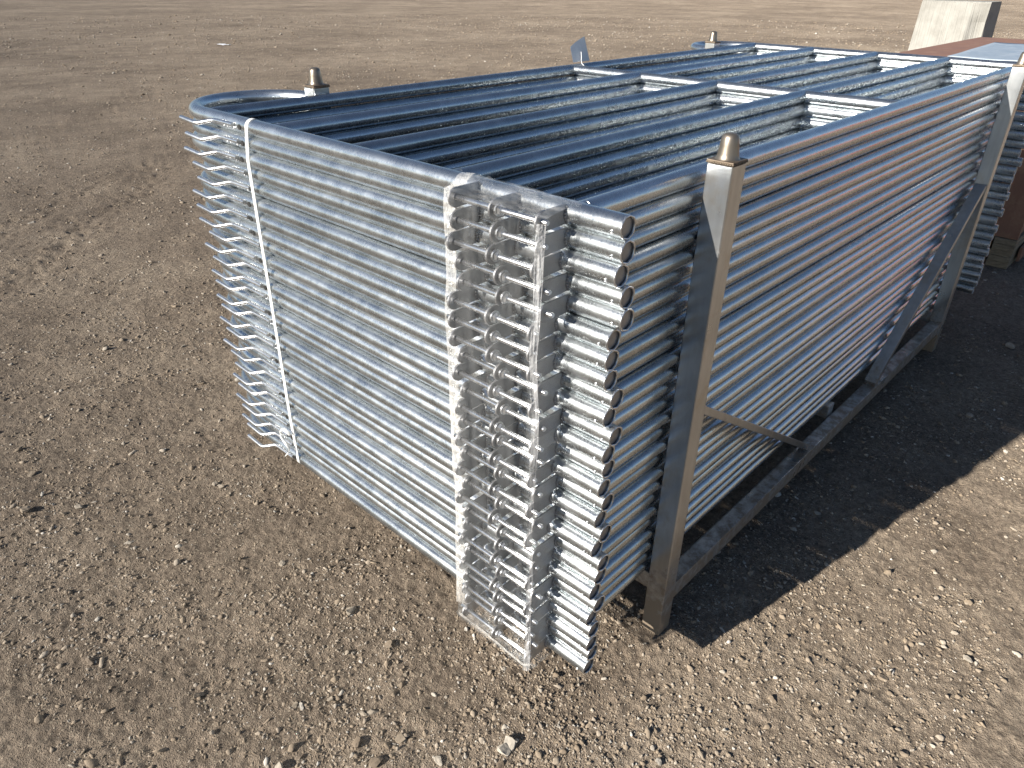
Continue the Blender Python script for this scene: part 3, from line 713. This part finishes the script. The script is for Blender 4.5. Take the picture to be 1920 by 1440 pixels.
rkk('roof', (rx0 + 0.05, ry0 + 0.05, rz1 - 0.03), (rx1 - 0.05, ry1 - 0.05, rz1 - 0.005))
for y_ in (ry0 + 0.165, (ry0 + ry1) / 2 + 0.005):
    dr_ = rkk('door', (rx0 + 0.03, y_, rz0 + 0.11), (rx0 + 0.075, y_ + 1.05, rz1 - 0.14))
    for dy in (0.3, 0.8):
        bm = bmesh.new(); add_tube(bm, [(rx0 + 0.012, y_ + dy, rz0 + 0.05), (rx0 + 0.012, y_ + dy, rz1 - 0.06)], 0.017, 10); obj('lock_bar', mesh_of(bm, 'lock_bar', M['zinc']), dr_)

# ------------------------------------------------------------------ scrap of white litter far out on the yard
bm = bmesh.new(); bmesh.ops.create_grid(bm, x_segments=6, y_segments=4, size=0.5)
for v_ in bm.verts: v_.co = Vector((v_.co.x * 0.30, v_.co.y * 0.14, 0.03 * random.random()))
lt = obj('litter_scrap', mesh_of(bm, 'litter_scrap', M['paper'], False)); lt.location = (8.344, 17.818, float(ground_z(np.array([8.344]), np.array([17.818]))[0]) + 0.004); lt.rotation_euler = (0, 0, R(-50))
md = lt.modifiers.new('thick', 'SOLIDIFY'); md.thickness = 0.002
tag(lt, 'scrap of white litter lying far out on the bare yard', 'litter')

# ------------------------------------------------------------------ stones: the largest singly, the rest as gravel
def rock_proto(seed, sub):
    bm = bmesh.new(); bmesh.ops.create_icosphere(bm, subdivisions=sub, radius=1)
    r2 = random.Random(seed); sx_, sy_, sz_ = r2.uniform(0.75, 1.25), r2.uniform(0.65, 1.0), r2.uniform(0.45, 0.85)
    planes = [Vector((r2.gauss(0, 1), r2.gauss(0, 1), r2.gauss(0, 1))).normalized() for _ in range(7)]; cut = r2.uniform(0.34, 0.52)
    for v_ in bm.verts:
        for p_ in planes:
            d_ = v_.co.dot(p_)
            if d_ > cut: v_.co -= p_ * (d_ - cut)
        v_.co = Vector((v_.co.x * sx_, v_.co.y * sy_, v_.co.z * sz_)) * r2.uniform(0.84, 1.12) * 1.4
    vs_ = np.array([v_.co[:] for v_ in bm.verts]); fs = np.array([[v_.index for v_ in f.verts] for f in bm.faces]); bm.free()
    return vs_, fs
def in_stack(x, y): return (x > 0.45) & (x < 6.8) & (y > 0.1) & (y < 1.45)
def scatter(n, rmin, rmax, half, power=1.0):
    rr_ = rmin * (rmax / rmin) ** (rng.random(n) ** power); aa_ = R(YAW) + (rng.random(n) * 2 - 1) * R(half)
    return CAM.x + rr_ * np.cos(aa_), CAM.y + rr_ * np.sin(aa_), rr_
protos = [rock_proto(s, 1) for s in range(14)]
# big ones, one object each, children of the ground
bigm = []
for s in range(6):
    vs_, fs = rock_proto(100 + s, 2)
    me = bpy.data.meshes.new('stone'); me.from_pydata(vs_.tolist(), [], fs.tolist()); me.materials.append(M['stonebig']); bigm.append(me)
x_, y_, d_ = scatter(900, 1.0, 7.0, 46, 0.8)
cnt = 0
for q in range(900):
    if cnt >= 190: break
    if in_stack(x_[q], y_[q]) or (-0.15 < x_[q] < 3.5 and -0.08 < y_[q] < 1.9): continue
    if vnoise(np.array([x_[q]]), np.array([y_[q]]), 1.6, 7)[0] < 0.45 and rng.random() < 0.7: continue
    sz = 0.0075 * math.exp(rng.normal(0, 0.38)) * (1.0 + 0.06 * d_[q])
    sz = min(sz, 0.017)
    st = obj('stone', bigm[cnt % 6], ground, (x_[q], y_[q], float(ground_z(x_[q:q + 1], y_[q:q + 1])[0]) + sz * 0.22))
    st.scale = (sz * rng.uniform(.9, 1.4), sz, sz * rng.uniform(.75, 1.05)); st.rotation_euler = (rng.uniform(-.3, .3), rng.uniform(-.3, .3), rng.uniform(0, 6.28)); cnt += 1
# gravel
NG = 95000
x_, y_, d_ = scatter(NG * 2, 0.9, 34.0, 46, 1.05)
cl = vnoise(x_, y_, 1.3, 6) * 0.5 + vnoise(x_, y_, 5.5, 7) * 0.5
keep = (~in_stack(x_, y_)) & (rng.random(NG * 2) < np.clip((cl - 0.22) * 2.0, 0.12, 1))
x_, y_, d_ = x_[keep][:NG], y_[keep][:NG], d_[keep][:NG]; n = len(x_)
size = 0.0027 * np.exp(rng.normal(0, 0.46, n)) * (0.75 + 0.16 * d_); size = np.clip(size, 0.0014, 0.012 + 0.0012 * d_)
z_ = ground_z(x_, y_) + size * 0.15
AV, AF, AT = [], [], []; base = 0
pick = rng.integers(0, len(protos), n)
for pi_, (vs_, fs) in enumerate(protos):
    idx = np.where(pick == pi_)[0]; k = len(idx)
    if not k: continue
    an = rng.random(k) * 6.283; c_, s_ = np.cos(an), np.sin(an)
    sc = np.stack([size[idx] * rng.uniform(0.8, 1.5, k), size[idx], size[idx] * rng.uniform(0.6, 1.0, k)], 1)
    V = vs_[None] * sc[:, None]
    Vx = V[..., 0] * c_[:, None] - V[..., 1] * s_[:, None]; Vy = V[..., 0] * s_[:, None] + V[..., 1] * c_[:, None]
    tl = rng.normal(0, 0.25, k)[:, None]
    P = np.stack([Vx + x_[idx, None], Vy + y_[idx, None], V[..., 2] + tl * Vx + z_[idx, None]], -1)
    AV.append(P.reshape(-1, 3)); AF.append((fs[None] + (np.arange(k) * len(vs_))[:, None, None] + base).reshape(-1, 3)); base += k * len(vs_)
    AT.append(np.repeat(np.clip(rng.beta(2, 2.3, k) + (rng.random(k) < 0.06) * 0.4, 0, 1), len(vs_)))
AV = np.concatenate(AV); AF = np.concatenate(AF); AT = np.concatenate(AT)
me = bpy.data.meshes.new('gravel'); me.vertices.add(len(AV)); me.vertices.foreach_set('co', AV.astype(np.float32).ravel())
me.loops.add(AF.size); me.loops.foreach_set('vertex_index', AF.astype(np.int32).ravel())
me.polygons.add(len(AF)); me.polygons.foreach_set('loop_start', (np.arange(len(AF)) * 3).astype(np.int32)); me.update(calc_edges=True)
at_ = me.attributes.new('tone', 'FLOAT', 'POINT'); at_.data.foreach_set('value', AT.astype(np.float32))
me.materials.append(M['stone'])
gv = obj('gravel', me); gv['kind'] = 'stuff'; gv['label'] = 'loose brown and grey gravel scattered over the yard'; gv['category'] = 'gravel'
